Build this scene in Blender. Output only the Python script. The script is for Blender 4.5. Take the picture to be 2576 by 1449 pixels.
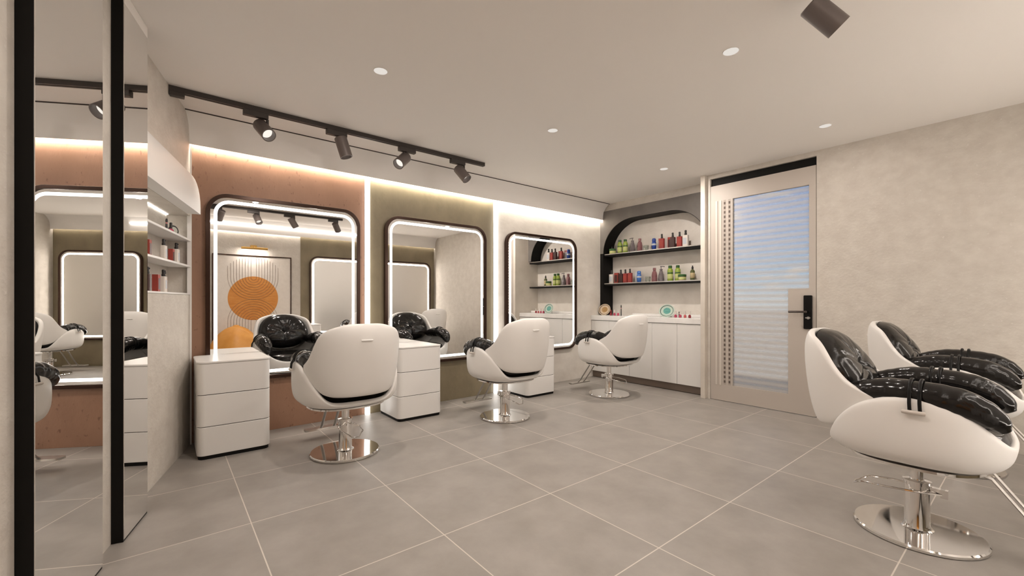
import bpy, bmesh, math, random
from mathutils import Vector, Matrix
random.seed(7)
PI = math.pi
for o in list(bpy.data.objects):
    bpy.data.objects.remove(o, do_unlink=True)
SC = bpy.context.scene
COL = SC.collection

# ------------------------------------------------------------------ camera
AZ = math.radians(38.75)
cam_d = bpy.data.cameras.new('camera')
cam = bpy.data.objects.new('camera', cam_d); COL.objects.link(cam)
cam.location = (0, 0, 1.1)
cam.rotation_euler = (PI/2, 0, -AZ)
cam_d.sensor_fit = 'HORIZONTAL'; cam_d.sensor_width = 36.0
cam_d.lens = 1076.0/2576*36
cam_d.shift_x = 6.5/2576
cam_d.shift_y = 33.0/2576
cam_d.clip_start = 0.02
SC.camera = cam
# ------------------------------------------------------------------ view
SC.view_settings.view_transform = 'Standard'
SC.view_settings.look = 'None'
SC.view_settings.gamma = 1.0
SC.view_settings.use_curve_mapping = False
SC.view_settings.exposure = 1.34
# ------------------------------------------------------------------ light levels (one place to tune)
P_DOWN = 5.0        # downlights of the mirror-side row (W)
P_DOWN_N = 8.0      # downlight nearest the niche
P_DOWN_FILL = 5.5      # unseen downlight, added as fill light
P_DOWN_B = 1.1      # downlights of the camera-side row (W), dimmed
P_SPOT = 3.0        # each track spot (W)
E_COVE = 31.0        # cove tape emission
E_STRIP = 1.8       # vertical wall strips
E_RING = 2.0        # mirror light rings
E_RING_B = 14.0     # light rings of the mirrors on the opposite wall
E_LINE_B = 5.0     # light line on the soffit face of the opposite wall
E_COVE_B = 6.0     # cove tape of the opposite wall
WARM = (1.0, 0.90, 0.825)
# ------------------------------------------------------------------ world: sky seen through the door glass
W = bpy.data.worlds.new('sky'); SC.world = W; W.use_nodes = True
nt = W.node_tree; nt.nodes.clear()
out = nt.nodes.new('ShaderNodeOutputWorld'); bg = nt.nodes.new('ShaderNodeBackground')
tc = nt.nodes.new('ShaderNodeTexCoord'); sp = nt.nodes.new('ShaderNodeSeparateXYZ')
rp = nt.nodes.new('ShaderNodeValToRGB'); nz = nt.nodes.new('ShaderNodeTexNoise')
mp = nt.nodes.new('ShaderNodeMapping'); cr = nt.nodes.new('ShaderNodeValToRGB'); mx = nt.nodes.new('ShaderNodeMixRGB')
rp.color_ramp.elements[0].position = 0.0; rp.color_ramp.elements[0].color = (0.50, 0.56, 0.60, 1)
rp.color_ramp.elements[1].position = 0.30; rp.color_ramp.elements[1].color = (0.13, 0.16, 0.21, 1)
e = rp.color_ramp.elements.new(0.05); e.color = (0.26, 0.45, 0.63, 1)
e = rp.color_ramp.elements.new(0.13); e.color = (0.12, 0.31, 0.58, 1)
e = rp.color_ramp.elements.new(0.24); e.color = (0.08, 0.25, 0.55, 1)
mp.inputs['Scale'].default_value = (5, 5, 22)
nz.inputs['Scale'].default_value = 2.2; nz.inputs['Detail'].default_value = 6
cr.color_ramp.elements[0].position = 0.57; cr.color_ramp.elements[0].color = (0, 0, 0, 1)
cr.color_ramp.elements[1].position = 0.70; cr.color_ramp.elements[1].color = (1, 1, 1, 1)
mx.inputs[2].default_value = (0.55, 0.545, 0.54, 1)
nt.links.new(tc.outputs['Generated'], sp.inputs[0]); nt.links.new(sp.outputs['Z'], rp.inputs[0])
nt.links.new(tc.outputs['Generated'], mp.inputs[0]); nt.links.new(mp.outputs[0], nz.inputs['Vector'])
nt.links.new(nz.outputs['Fac'], cr.inputs[0]); nt.links.new(cr.outputs[0], mx.inputs[0])
nt.links.new(rp.outputs[0], mx.inputs[1]); nt.links.new(mx.outputs[0], bg.inputs[0])
bg.inputs[1].default_value = 0.55
nt.links.new(bg.outputs[0], out.inputs[0])

sun_d = bpy.data.lights.new('sun', 'SUN'); sun_d.energy = 0.75; sun_d.color = (1, .93, .84); sun_d.angle = math.radians(1)
sun = bpy.data.objects.new('sun', sun_d); COL.objects.link(sun); sun.location = (-4, 2, 9)
sun.rotation_euler = Vector((.5, .12, -1)).to_track_quat('-Z', 'Y').to_euler()

# ================================================================== materials
def new_mat(name):
    m = bpy.data.materials.new(name); m.use_nodes = True
    n = m.node_tree; b = n.nodes['Principled BSDF']
    return m, n, b
def mat(name, col, rough=0.5, metal=0.0, coat=0.0, spec=None):
    m, n, b = new_mat(name)
    b.inputs['Base Color'].default_value = (*col, 1); b.inputs['Roughness'].default_value = rough
    b.inputs['Metallic'].default_value = metal; b.inputs['Coat Weight'].default_value = coat
    if spec is not None: b.inputs['Specular IOR Level'].default_value = spec
    return m
def mat_emit(name, col, s):
    m = bpy.data.materials.new(name); m.use_nodes = True; n = m.node_tree; n.nodes.clear()
    o = n.nodes.new('ShaderNodeOutputMaterial'); e = n.nodes.new('ShaderNodeEmission')
    e.inputs[0].default_value = (*col, 1); e.inputs[1].default_value = s
    n.links.new(e.outputs[0], o.inputs[0]); return m
def mat_noise(name, c1, c2, scale=6, rough=0.6, bump=0.05, detail=6, sx=(1, 1, 1), lo=0.35, hi=0.65, fine=40, c3=None, spec=0.5, bdist=0.01):
    m, n, b = new_mat(name); N = n.nodes; L = n.links
    tc = N.new('ShaderNodeTexCoord'); mp = N.new('ShaderNodeMapping'); mp.inputs['Scale'].default_value = sx
    L.new(tc.outputs['Object'], mp.inputs[0])
    a = N.new('ShaderNodeTexNoise'); a.inputs['Scale'].default_value = scale; a.inputs['Detail'].default_value = detail; a.inputs['Roughness'].default_value = 0.6
    L.new(mp.outputs[0], a.inputs['Vector'])
    r = N.new('ShaderNodeValToRGB'); r.color_ramp.elements[0].position = lo; r.color_ramp.elements[1].position = hi
    r.color_ramp.elements[0].color = (*c1, 1); r.color_ramp.elements[1].color = (*c2, 1)
    L.new(a.outputs['Fac'], r.inputs[0])
    colout = r.outputs[0]
    f = N.new('ShaderNodeTexNoise'); f.inputs['Scale'].default_value = fine; f.inputs['Detail'].default_value = 5
    L.new(mp.outputs[0], f.inputs['Vector'])
    if c3:
        r3 = N.new('ShaderNodeValToRGB'); r3.color_ramp.elements[0].position = 0.63; r3.color_ramp.elements[1].position = 0.74
        L.new(f.outputs['Fac'], r3.inputs[0])
        mx = N.new('ShaderNodeMixRGB'); mx.inputs[2].default_value = (*c3, 1)
        L.new(r3.outputs[0], mx.inputs[0]); L.new(colout, mx.inputs[1]); colout = mx.outputs[0]
    L.new(colout, b.inputs['Base Color']); b.inputs['Roughness'].default_value = rough
    b.inputs['Specular IOR Level'].default_value = spec
    if bump:
        ad = N.new('ShaderNodeMath'); ad.operation = 'ADD'; L.new(a.outputs['Fac'], ad.inputs[0]); L.new(f.outputs['Fac'], ad.inputs[1])
        bp = N.new('ShaderNodeBump'); bp.inputs['Strength'].default_value = bump; bp.inputs['Distance'].default_value = bdist
        L.new(ad.outputs[0], bp.inputs['Height']); L.new(bp.outputs[0], b.inputs['Normal'])
    return m

M = {}
M['concrete'] = mat_noise('concrete_plaster', (0.545, 0.50, 0.445), (0.635, 0.595, 0.535), 9, 0.6, 0.30, 9, (1, 1, 1.2), 0.30, 0.70, 46, (0.655, 0.615, 0.56))
M['niche_concrete'] = mat_noise('niche_plaster', (0.70, 0.655, 0.595), (0.80, 0.76, 0.70), 4, 0.65, 0.15, 8)
M['grey_shaded_concrete'] = mat_noise('grey_shaded_plaster', (0.125, 0.114, 0.103), (0.165, 0.15, 0.136), 3, 0.65, 0.1, 8)  # grey of its own, darkened further with part of the panel's shade
M['copper'] = mat_noise('copper_plaster', (0.25, 0.134, 0.082), (0.335, 0.187, 0.118), 3.0, 0.5, 0.15, 8, (1, 1, 0.55), 0.3, 0.7, 38, (0.18, 0.088, 0.052))
M['olive'] = mat_noise('olive_plaster', (0.172, 0.138, 0.083), (0.25, 0.207, 0.130), 3.4, 0.5, 0.12, 8, (1, 1, 0.7), 0.3, 0.7, 30)
M['ceiling'] = mat('ceiling_paint', (0.83, 0.795, 0.755), 0.8)
M['soffit'] = mat('soffit_paint', (0.87, 0.845, 0.815), 0.7)
M['white'] = mat('white_lacquer', (0.80, 0.785, 0.76), 0.32)
M['white_matt'] = mat('white_satin', (0.78, 0.765, 0.74), 0.5)
M['chair_white'] = mat('white_upholstery', (0.80, 0.78, 0.75), 0.42)
M['black'] = mat('black_gloss', (0.004, 0.0035, 0.003), 0.35, 0, 0, 0.2)
M['brown_black'] = mat('dark_bronze', (0.045, 0.022, 0.014), 0.2, 0.6)
M['black_matt'] = mat('black_matt', (0.005, 0.0045, 0.004), 0.6, 0, 0, 0.2)
M['graphite'] = mat('graphite_metal', (0.15, 0.125, 0.115), 0.45, 0.3)
M['rail'] = mat('rail_dark', (0.05, 0.042, 0.038), 0.45, 0.3)
M['mirror'] = mat('mirror_silver', (0.93, 0.93, 0.92), 0.0, 1.0)
M['chrome'] = mat('chrome', (0.82, 0.80, 0.78), 0.06, 1.0)
M['steel'] = mat('brushed_steel', (0.60, 0.58, 0.55), 0.3, 1.0)
M['gap'] = mat('dark_gap', (0.05, 0.035, 0.03), 0.8)
M['toe'] = mat('bronze_kick', (0.20, 0.155, 0.125), 0.4, 0.3)
M['stone'] = mat_noise('quartz_top', (0.80, 0.78, 0.76), (0.88, 0.87, 0.85), 5, 0.25, 0.0)
M['door'] = mat('door_taupe', (0.50, 0.45, 0.40), 0.5)
M['gold'] = mat('brushed_brass', (0.62, 0.38, 0.12), 0.3, 1.0)
M['canvas'] = mat_noise('canvas', (0.72, 0.67, 0.61), (0.76, 0.71, 0.65), 20, 0.8, 0.05)
M['orange'] = mat_noise('orange_paint', (0.60, 0.23, 0.045), (0.68, 0.30, 0.07), 8, 0.7, 0.02, sx=(1, 1, 6))
M['line'] = mat('umber_line', (0.16, 0.10, 0.07), 0.7)
M['beanbag'] = mat_noise('ochre_leather', (0.62, 0.27, 0.045), (0.70, 0.33, 0.07), 5, 0.45, 0.08)
M['led'] = mat_emit('led_white', (1.0, 0.97, 0.93), E_STRIP)
M['ring'] = mat_emit('led_ring', (1.0, 0.965, 0.92), E_RING)
M['cove'] = mat_emit('led_cove', (1.0, 0.92, 0.81), E_COVE)
M['cove_b'] = mat_emit('led_cove_opposite', (1.0, 0.90, 0.80), E_COVE_B)
M['ring_b'] = mat_emit('led_ring_opposite', (1.0, 0.90, 0.81), E_RING_B)
M['mirror_soft'] = mat('satin_mirror', (0.80, 0.78, 0.75), 0.45, 1.0)
M['lens'] = mat_emit('lamp_lens', (1.0, 0.93, 0.84), 0.4)
M['down_lens'] = mat_emit('downlight_lens', (1.0, 0.93, 0.85), 0.31)

def leather():
    m, n, b = new_mat('black_leather'); N = n.nodes; L = n.links
    b.inputs['Base Color'].default_value = (0.0085, 0.0075, 0.007, 1); b.inputs['Roughness'].default_value = 0.15
    b.inputs['Specular IOR Level'].default_value = 0.42
    tc = N.new('ShaderNodeTexCoord')
    a = N.new('ShaderNodeTexNoise'); a.inputs['Scale'].default_value = 9; a.inputs['Detail'].default_value = 3; a.inputs['Distortion'].default_value = 0.8
    f = N.new('ShaderNodeTexNoise'); f.inputs['Scale'].default_value = 160
    L.new(tc.outputs['Object'], a.inputs['Vector']); L.new(tc.outputs['Object'], f.inputs['Vector'])
    b1 = N.new('ShaderNodeBump'); b1.inputs['Strength'].default_value = 0.20; b1.inputs['Distance'].default_value = 0.02
    b2 = N.new('ShaderNodeBump'); b2.inputs['Strength'].default_value = 0.06; b2.inputs['Distance'].default_value = 0.002
    L.new(a.outputs['Fac'], b1.inputs['Height']); L.new(f.outputs['Fac'], b2.inputs['Height'])
    L.new(b1.outputs[0], b2.inputs['Normal']); L.new(b2.outputs[0], b.inputs['Normal'])
    return m
M['leather'] = leather()

def tile_floor():
    m, n, b = new_mat('porcelain_tile'); N = n.nodes; L = n.links
    tc = N.new('ShaderNodeTexCoord'); mp = N.new('ShaderNodeMapping')
    P = 0.692
    mp.inputs['Location'].default_value = (-0.329/P, -(3.146-5*P)/P, 0); mp.inputs['Scale'].default_value = (1/P, 1/P, 1)
    L.new(tc.outputs['Object'], mp.inputs[0])
    sep = N.new('ShaderNodeSeparateXYZ'); L.new(mp.outputs[0], sep.inputs[0])
    def edge(sock):
        fr = N.new('ShaderNodeMath'); fr.operation = 'FRACT'; L.new(sock, fr.inputs[0])
        s = N.new('ShaderNodeMath'); s.operation = 'SUBTRACT'; L.new(fr.outputs[0], s.inputs[0]); s.inputs[1].default_value = 0.5
        a = N.new('ShaderNodeMath'); a.operation = 'ABSOLUTE'; L.new(s.outputs[0], a.inputs[0])
        g = N.new('ShaderNodeMath'); g.operation = 'GREATER_THAN'; L.new(a.outputs[0], g.inputs[0]); g.inputs[1].default_value = 0.5-0.0026/P
        return g.outputs[0]
    gx, gy = edge(sep.outputs[0]), edge(sep.outputs[1])
    mxm = N.new('ShaderNodeMath'); mxm.operation = 'MAXIMUM'; L.new(gx, mxm.inputs[0]); L.new(gy, mxm.inputs[1])
    fl = []
    for k in (0, 1):
        f = N.new('ShaderNodeMath'); f.operation = 'FLOOR'; L.new(sep.outputs[k], f.inputs[0]); fl.append(f)
    cb = N.new('ShaderNodeCombineXYZ'); L.new(fl[0].outputs[0], cb.inputs[0]); L.new(fl[1].outputs[0], cb.inputs[1])
    wn = N.new('ShaderNodeTexWhiteNoise'); L.new(cb.outputs[0], wn.inputs['Vector'])
    off = N.new('ShaderNodeVectorMath'); off.operation = 'SCALE'; L.new(wn.outputs['Color'], off.inputs[0]); off.inputs['Scale'].default_value = 9
    av = N.new('ShaderNodeVectorMath'); L.new(tc.outputs['Object'], av.inputs[0]); L.new(off.outputs[0], av.inputs[1])
    a = N.new('ShaderNodeTexNoise'); a.inputs['Scale'].default_value = 4.5; a.inputs['Detail'].default_value = 7; a.inputs['Roughness'].default_value = 0.62
    L.new(av.outputs[0], a.inputs['Vector'])
    r = N.new('ShaderNodeValToRGB'); r.color_ramp.elements[0].position = 0.3; r.color_ramp.elements[1].position = 0.72
    r.color_ramp.elements[0].color = (0.275, 0.252, 0.226, 1); r.color_ramp.elements[1].color = (0.36, 0.333, 0.302, 1)
    L.new(a.outputs['Fac'], r.inputs[0])
    mx = N.new('ShaderNodeMixRGB'); mx.inputs[2].default_value = (0.62, 0.57, 0.51, 1)
    L.new(mxm.outputs[0], mx.inputs[0]); L.new(r.outputs[0], mx.inputs[1]); L.new(mx.outputs[0], b.inputs['Base Color'])
    b.inputs['Roughness'].default_value = 0.42
    rr = N.new('ShaderNodeMapRange'); rr.inputs['To Min'].default_value = 0.34; rr.inputs['To Max'].default_value = 0.5
    L.new(a.outputs['Fac'], rr.inputs[0]); L.new(rr.outputs[0], b.inputs['Roughness'])
    bp = N.new('ShaderNodeBump'); bp.inputs['Strength'].default_value = 0.25; bp.inputs['Distance'].default_value = 0.003; bp.invert = True
    L.new(mxm.outputs[0], bp.inputs['Height']); L.new(bp.outputs[0], b.inputs['Normal'])
    return m
M['tile'] = tile_floor()

def striped_glass():
    # clear pane carrying horizontal translucent film bands
    m = bpy.data.materials.new('banded_glass'); m.use_nodes = True; n = m.node_tree; N = n.nodes; L = n.links; N.clear()
    o = N.new('ShaderNodeOutputMaterial'); tc = N.new('ShaderNodeTexCoord'); sp = N.new('ShaderNodeSeparateXYZ')
    L.new(tc.outputs['Object'], sp.inputs[0])
    mu = N.new('ShaderNodeMath'); mu.operation = 'MULTIPLY'; mu.inputs[1].default_value = 2*PI/0.060; L.new(sp.outputs['Z'], mu.inputs[0])
    si = N.new('ShaderNodeMath'); si.operation = 'SINE'; L.new(mu.outputs[0], si.inputs[0])
    mr = N.new('ShaderNodeMapRange'); mr.inputs['From Min'].default_value = -1; mr.inputs['From Max'].default_value = 1
    mr.inputs['To Min'].default_value = 0.28; mr.inputs['To Max'].default_value = 0.54; L.new(si.outputs[0], mr.inputs[0])
    t = N.new('ShaderNodeBsdfTransparent'); t.inputs[0].default_value = (0.93, 0.95, 0.96, 1)
    d = N.new('ShaderNodeBsdfDiffuse'); d.inputs[0].default_value = (0.66, 0.62, 0.58, 1)
    g = N.new('ShaderNodeBsdfGlossy'); g.inputs['Roughness'].default_value = 0.3; g.inputs[0].default_value = (1, 1, 1, 1)
    m1 = N.new('ShaderNodeMixShader'); L.new(mr.outputs[0], m1.inputs[0]); L.new(t.outputs[0], m1.inputs[1]); L.new(d.outputs[0], m1.inputs[2])
    m2 = N.new('ShaderNodeMixShader'); m2.inputs[0].default_value = 0.02; L.new(m1.outputs[0], m2.inputs[1]); L.new(g.outputs[0], m2.inputs[2])
    L.new(m2.outputs[0], o.inputs[0]); return m
M['glass'] = striped_glass()
M['sand'] = mat_noise('pale_paving', (0.74, 0.68, 0.62), (0.82, 0.76, 0.70), 0.6, 0.9, 0.0)

# ================================================================== mesh helpers
class MB:
    def __init__(s): s.v = []; s.f = []
    def add(s, vs, fs):
        k = len(s.v); s.v += [tuple(v) for v in vs]; s.f += [tuple(i+k for i in f) for f in fs]; return s
    def box(s, x0, x1, y0, y1, z0, z1):
        return s.add([(x0,y0,z0),(x1,y0,z0),(x1,y1,z0),(x0,y1,z0),(x0,y0,z1),(x1,y0,z1),(x1,y1,z1),(x0,y1,z1)],
                     [(0,3,2,1),(4,5,6,7),(0,1,5,4),(1,2,6,5),(2,3,7,6),(3,0,4,7)])
    def prism(s, poly, a0, a1, fn):
        # poly: list of 2D points; fn(p, q, a) -> xyz
        n = len(poly)
        vs = [fn(p, q, a0) for p, q in poly] + [fn(p, q, a1) for p, q in poly]
        fs = [tuple(range(n-1, -1, -1)), tuple(range(n, 2*n))] + [(i, (i+1) % n, n+(i+1) % n, n+i) for i in range(n)]
        return s.add(vs, fs)
    def frame(s, outer, inner, a0, a1, fn):
        # ring between two closed loops with the same number of points
        n = len(outer); vs = []
        for a in (a0, a1):
            vs += [fn(p, q, a) for p, q in outer] + [fn(p, q, a) for p, q in inner]
        fs = []
        for i in range(n):
            j = (i+1) % n
            fs += [(i, n+i, n+j, j), (2*n+i, 2*n+j, 3*n+j, 3*n+i), (i, j, 2*n+j, 2*n+i), (n+i, 3*n+i, 3*n+j, n+j)]
        return s.add(vs, fs)
    def lathe(s, prof, c=(0, 0, 0), n=24, axis=None, sx=1, sy=1, cap=True):
        vs = []; fs = []; m = len(prof)
        R = axis_matrix(axis) if axis is not None else None
        for i in range(n):
            a = 2*PI*i/n
            for r, z in prof:
                p = Vector((r*math.cos(a)*sx, r*math.sin(a)*sy, z))
                if R: p = R @ p
                vs.append((c[0]+p.x, c[1]+p.y, c[2]+p.z))
        for i in range(n):
            j = (i+1) % n
            for k in range(m-1):
                fs.append((i*m+k, j*m+k, j*m+k+1, i*m+k+1))
        if cap and prof[0][0] > 1e-6: fs.append(tuple(i*m for i in range(n-1, -1, -1)))
        if cap and prof[-1][0] > 1e-6: fs.append(tuple(i*m+m-1 for i in range(n)))
        return s.add(vs, fs)
    def tube(s, pts, r, n=10, closed=False, r2=None):
        pts = [Vector(p) for p in pts]; m = len(pts); vs = []; fs = []
        up = Vector((0, 0, 1)); prev = None
        for i, p in enumerate(pts):
            if closed: d = (pts[(i+1) % m]-pts[i-1])
            else: d = pts[min(i+1, m-1)]-pts[max(i-1, 0)]
            d.normalize()
            if prev is None:
                a = up.cross(d)
                if a.length < 1e-3: a = Vector((1, 0, 0)).cross(d)
                a.normalize()
            else:
                a = prev - d*prev.dot(d); a.normalize()
            prev = a; b = d.cross(a)
            rr = r[i] if isinstance(r, (list, tuple)) else r
            rb = rr if r2 is None else (r2[i] if isinstance(r2, (list, tuple)) else r2)
            for k in range(n):
                t = 2*PI*k/n; q = p + a*(rr*math.cos(t)) + b*(rb*math.sin(t)); vs.append(tuple(q))
        last = m if closed else m-1
        for i in range(last):
            j = (i+1) % m
            for k in range(n):
                l = (k+1) % n; fs.append((i*n+k, i*n+l, j*n+l, j*n+k))
        if not closed:
            fs.append(tuple(range(n-1, -1, -1))); fs.append(tuple((m-1)*n+k for k in range(n)))
        return s.add(vs, fs)
    def grid(s, fn, nu, nv, closed_u=False):
        vs = [fn(i/(nu if closed_u else nu-1), j/(nv-1)) for i in range(nu) for j in range(nv)]
        fs = []
        for i in range(nu if closed_u else nu-1):
            a = (i+1) % nu
            for j in range(nv-1): fs.append((i*nv+j, a*nv+j, a*nv+j+1, i*nv+j+1))
        return s.add(vs, fs)
def axis_matrix(d):
    d = Vector(d).normalized()
    return Vector((0, 0, 1)).rotation_difference(d).to_matrix()
def build(name, mb, m, parent=None, smooth=35, bevel=0, solid=0, subsurf=0, seg=2, fix=True, loc=None):
    me = bpy.data.meshes.new(name); me.from_pydata(mb.v, [], mb.f)
    if fix:
        bm = bmesh.new(); bm.from_mesh(me); bmesh.ops.remove_doubles(bm, verts=bm.verts, dist=1e-5)
        bmesh.ops.recalc_face_normals(bm, faces=bm.faces); bm.to_mesh(me); bm.free()
    me.materials.append(m if not isinstance(m, str) else M[m])
    o = bpy.data.objects.new(name, me); COL.objects.link(o)
    if smooth:
        for p in me.polygons: p.use_smooth = True
        if smooth < 180: me.set_sharp_from_angle(angle=math.radians(smooth))
    if solid:
        md = o.modifiers.new('solid', 'SOLIDIFY'); md.thickness = solid; md.offset = -1; md.use_even_offset = False
    if bevel:
        md = o.modifiers.new('bevel', 'BEVEL'); md.width = bevel; md.segments = seg; md.limit_method = 'ANGLE'; md.angle_limit = math.radians(40)
    if subsurf:
        md = o.modifiers.new('sub', 'SUBSURF'); md.levels = subsurf; md.render_levels = subsurf
    if parent: o.parent = parent
    if loc: o.location = loc
    return o
def tag(o, label=None, cat=None, group=None, kind=None):
    if label: o['label'] = label
    if cat: o['category'] = cat
    if group: o['group'] = group
    if kind: o['kind'] = kind
    return o
def thing(name, label, cat, loc=(0, 0, 0), rz=0, group=None):
    o = bpy.data.objects.new(name, None); COL.objects.link(o); o.empty_display_size = 0.1
    o.location = loc; o.rotation_euler = (0, 0, rz)
    return tag(o, label, cat, group)
def struct(name, mb, m, parent=None, **k):
    o = build(name, mb, m, parent, **k)
    if not parent: o['kind'] = 'structure'
    return o
def dup(root, loc, rz=0, label=None, group=None):
    r = root.copy(); COL.objects.link(r); r.location = loc; r.rotation_euler = (0, 0, rz)
    if label: r['label'] = label
    if group: r['group'] = group
    for ch in list(root.children):
        c = ch.copy(); COL.objects.link(c); c.parent = r
        for g in list(ch.children):
            d = g.copy(); COL.objects.link(d); d.parent = c
    return r
def rrect(x0, x1, z0, z1, r, n=10):
    pts = []
    for cx, cz, a0 in ((x1-r, z1-r, 0), (x0+r, z1-r, 90), (x0+r, z0+r, 180), (x1-r, z0+r, 270)):
        for i in range(n+1):
            a = math.radians(a0+90*i/n); pts.append((cx+r*math.cos(a), cz+r*math.sin(a)))
    return pts
def interp(t, tab):
    if t <= tab[0][0]: return tab[0][1]
    for (a, x), (b, y) in zip(tab, tab[1:]):
        if t <= b:
            k = (t-a)/(b-a); return x+(y-x)*k
    return tab[-1][1]
def sstep(x, a, b):
    t = min(1, max(0, (x-a)/(b-a))); return t*t*(3-2*t)
XZ = lambda y: None

# ================================================================== the room
ZC = 2.52
YF = 4.13; YB = -0.56; XR = 4.785
LA = Vector((-0.077, 3.243)); LD = Vector((0.25237, 0.96763)); LN = Vector((0.96763, -0.25237))
def LP(t, o, z): p = LA + LD*t + LN*o; return (p.x, p.y, z)
def lbox(mb, t0, t1, o0, o1, z0, z1):
    return mb.add([LP(t, o, z) for z in (z0, z1) for t, o in ((t0, o0), (t1, o0), (t1, o1), (t0, o1))],
                  [(0,3,2,1),(4,5,6,7),(0,1,5,4),(1,2,6,5),(2,3,7,6),(3,0,4,7)])

struct('floor', MB().box(-1.6, 5.5, -0.9, 4.4, -0.08, 0), 'tile', smooth=0)
struct('ceiling', MB().box(-1.6, 5.5, -0.9, 4.4, ZC, ZC+0.1), 'ceiling', smooth=0)
struct('wall_front', MB().box(-0.35, 5.45, YF, YF+0.12, 0, ZC), 'concrete', smooth=0)
struct('wall_back', MB().box(-1.5, 5.0, YB-0.12, YB, 0, ZC), 'concrete', smooth=0)
w = MB()
lbox(w, -4.2, -0.325, -0.25, 0, 0, ZC)
lbox(w, -4.2, -0.325, 0, 0.0395, 0, ZC)
lbox(w, -0.325, 0.93, -0.25, 0, 0, 1.147)
lbox(w, -0.325, 0.93, -0.25, 0, 1.752, ZC)
lbox(w, -0.325, 0.93, -0.25, -0.14, 1.147, 1.752)
struct('wall_left', w, 'concrete', smooth=0)
w = MB()
w.box(XR, 5.0, YB-0.12, 1.333, 0, ZC)
w.box(XR, 5.0, 1.333, 2.344, 2.472, ZC)
w.box(XR, 5.0, 2.344, 2.38, 0, ZC)
struct('wall_right', w, 'concrete', smooth=0)
struct('wall_partition', MB().box(4.735, 5.27, 2.38, 2.432, 0, ZC), mat_noise('partition_plaster', (0.62, 0.57, 0.50), (0.70, 0.65, 0.58), 4, 0.6, 0.05), smooth=35, bevel=0.003)
struct('wall_niche', MB().box(5.27, 5.40, 2.385, 4.2, 0, ZC), 'niche_concrete', smooth=0)
struct('trim_1', MB().box(5.06, 5.27, 2.432, 4.13, 2.42, ZC), 'concrete', smooth=0)

# arched niche facing panel
cy0, cy1 = 2.50, 4.065; zt = 2.263; zs = 1.80
def arch_pts(grow=0.0):
    pts = []; rx, rz = 0.50, 0.463
    for i in range(25):
        a = PI - (PI/2)*i/24
        pts.append((cy1-rx + rx*math.cos(PI-a) + 0, zs + (rz)*math.sin(PI-a)))
    out_ = [(y, z) for y, z in pts]
    for i in range(25):
        a = PI/2*i/24
        out_.append((cy0+rx - rx*math.sin(a), zs + rz*math.cos(a)))
    return out_
AP = arch_pts()          # from left spring point (y high) over the top to the right spring point
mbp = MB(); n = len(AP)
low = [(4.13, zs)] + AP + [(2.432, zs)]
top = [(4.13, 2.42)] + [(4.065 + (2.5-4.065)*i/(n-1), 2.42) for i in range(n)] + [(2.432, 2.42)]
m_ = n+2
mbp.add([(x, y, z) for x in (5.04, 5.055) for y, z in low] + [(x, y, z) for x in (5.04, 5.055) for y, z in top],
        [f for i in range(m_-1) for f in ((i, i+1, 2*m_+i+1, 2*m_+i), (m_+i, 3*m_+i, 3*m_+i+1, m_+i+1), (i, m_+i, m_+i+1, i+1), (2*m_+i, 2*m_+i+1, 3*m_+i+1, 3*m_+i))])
struct('trim_2', mbp, 'grey_shaded_concrete', smooth=0)
ml = MB(); th = 0.006
vs = []; fs = []
for i, (y, z) in enumerate(AP):
    a = AP[max(i-1, 0)]; b = AP[min(i+1, n-1)]
    tx, tz = b[0]-a[0], b[1]-a[1]; l = math.hypot(tx, tz) or 1
    nx, nzv = tz/l, -tx/l
    oy, oz = (y+nx*-th, z+nzv*-th) if True else (y, z)
    vs += [(5.045, y, z), (5.268, y, z), (5.268, oy, oz), (5.045, oy, oz)]
for i in range(n-1):
    for k in range(4): fs.append((i*4+k, i*4+(k+1) % 4, (i+1)*4+(k+1) % 4, (i+1)*4+k))
ml.add(vs, fs)
ml.box(5.04, 5.268, 4.066, 4.128, 0.897, zs)
struct('trim_3', ml, 'black_matt', smooth=0)

# cove soffits
prof = [(3.955, 2.52), (3.99, 2.499), (4.022, 2.469), (4.047, 2.437), (4.059, 2.40), (4.066, 2.36), (4.069, 2.322), (4.070, 2.30), (4.074, 2.30), (4.074, 2.352), (4.13, 2.352), (4.13, 2.52)]
struct('trim_4', MB().prism(prof, -0.02, 5.05, lambda p, q, a: (a, p, q)), 'soffit', smooth=50)
struct('trim_5', MB().prism([(YB+(4.13-p), q) for p, q in prof], -1.2, 4.785, lambda p, q, a: (a, p, q)), 'soffit', smooth=50)
# shadow gap between soffit and ceiling
struct('trim_6', MB().box(-0.02, 5.05, 3.951, 3.96, 2.514, 2.52), 'gap', smooth=0)
struct('trim_7', MB().box(0.125, 0.153, 4.085, 4.128, 0, 2.30), 'white_matt', smooth=0)

# ================================================================== wall panels and light strips
def wall_panel(x0, x1, m, label, y0=4.12, y1=4.1295, z1=2.35):
    o = build('wall_panel', MB().box(x0, x1, y0, y1, 0.001, z1), m, smooth=0)
    return tag(o, label, 'wall panel')
wall_panel(0.153, 1.502, 'copper', 'copper-brown plaster wall panel behind the leftmost styling mirror')
wall_panel(1.548, 3.055, 'olive', 'olive-gold plaster wall panel behind the middle styling mirror')
M['panel_plaster'] = mat_noise('pale_panel_plaster', (0.66, 0.615, 0.555), (0.79, 0.75, 0.69), 3.2, 0.55, 0.15, 8, (1, 1, 1.4), 0.33, 0.66, 22, (0.74, 0.705, 0.65))
wall_panel(3.110, 5.045, 'panel_plaster', 'pale plaster wall panel behind the styling mirror nearest the shelves')
wall_panel(1.97, 4.783, 'olive', 'olive-gold plaster wall panel on the opposite wall, seen in the mirrors', YB+0.0005, YB+0.01)
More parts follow.
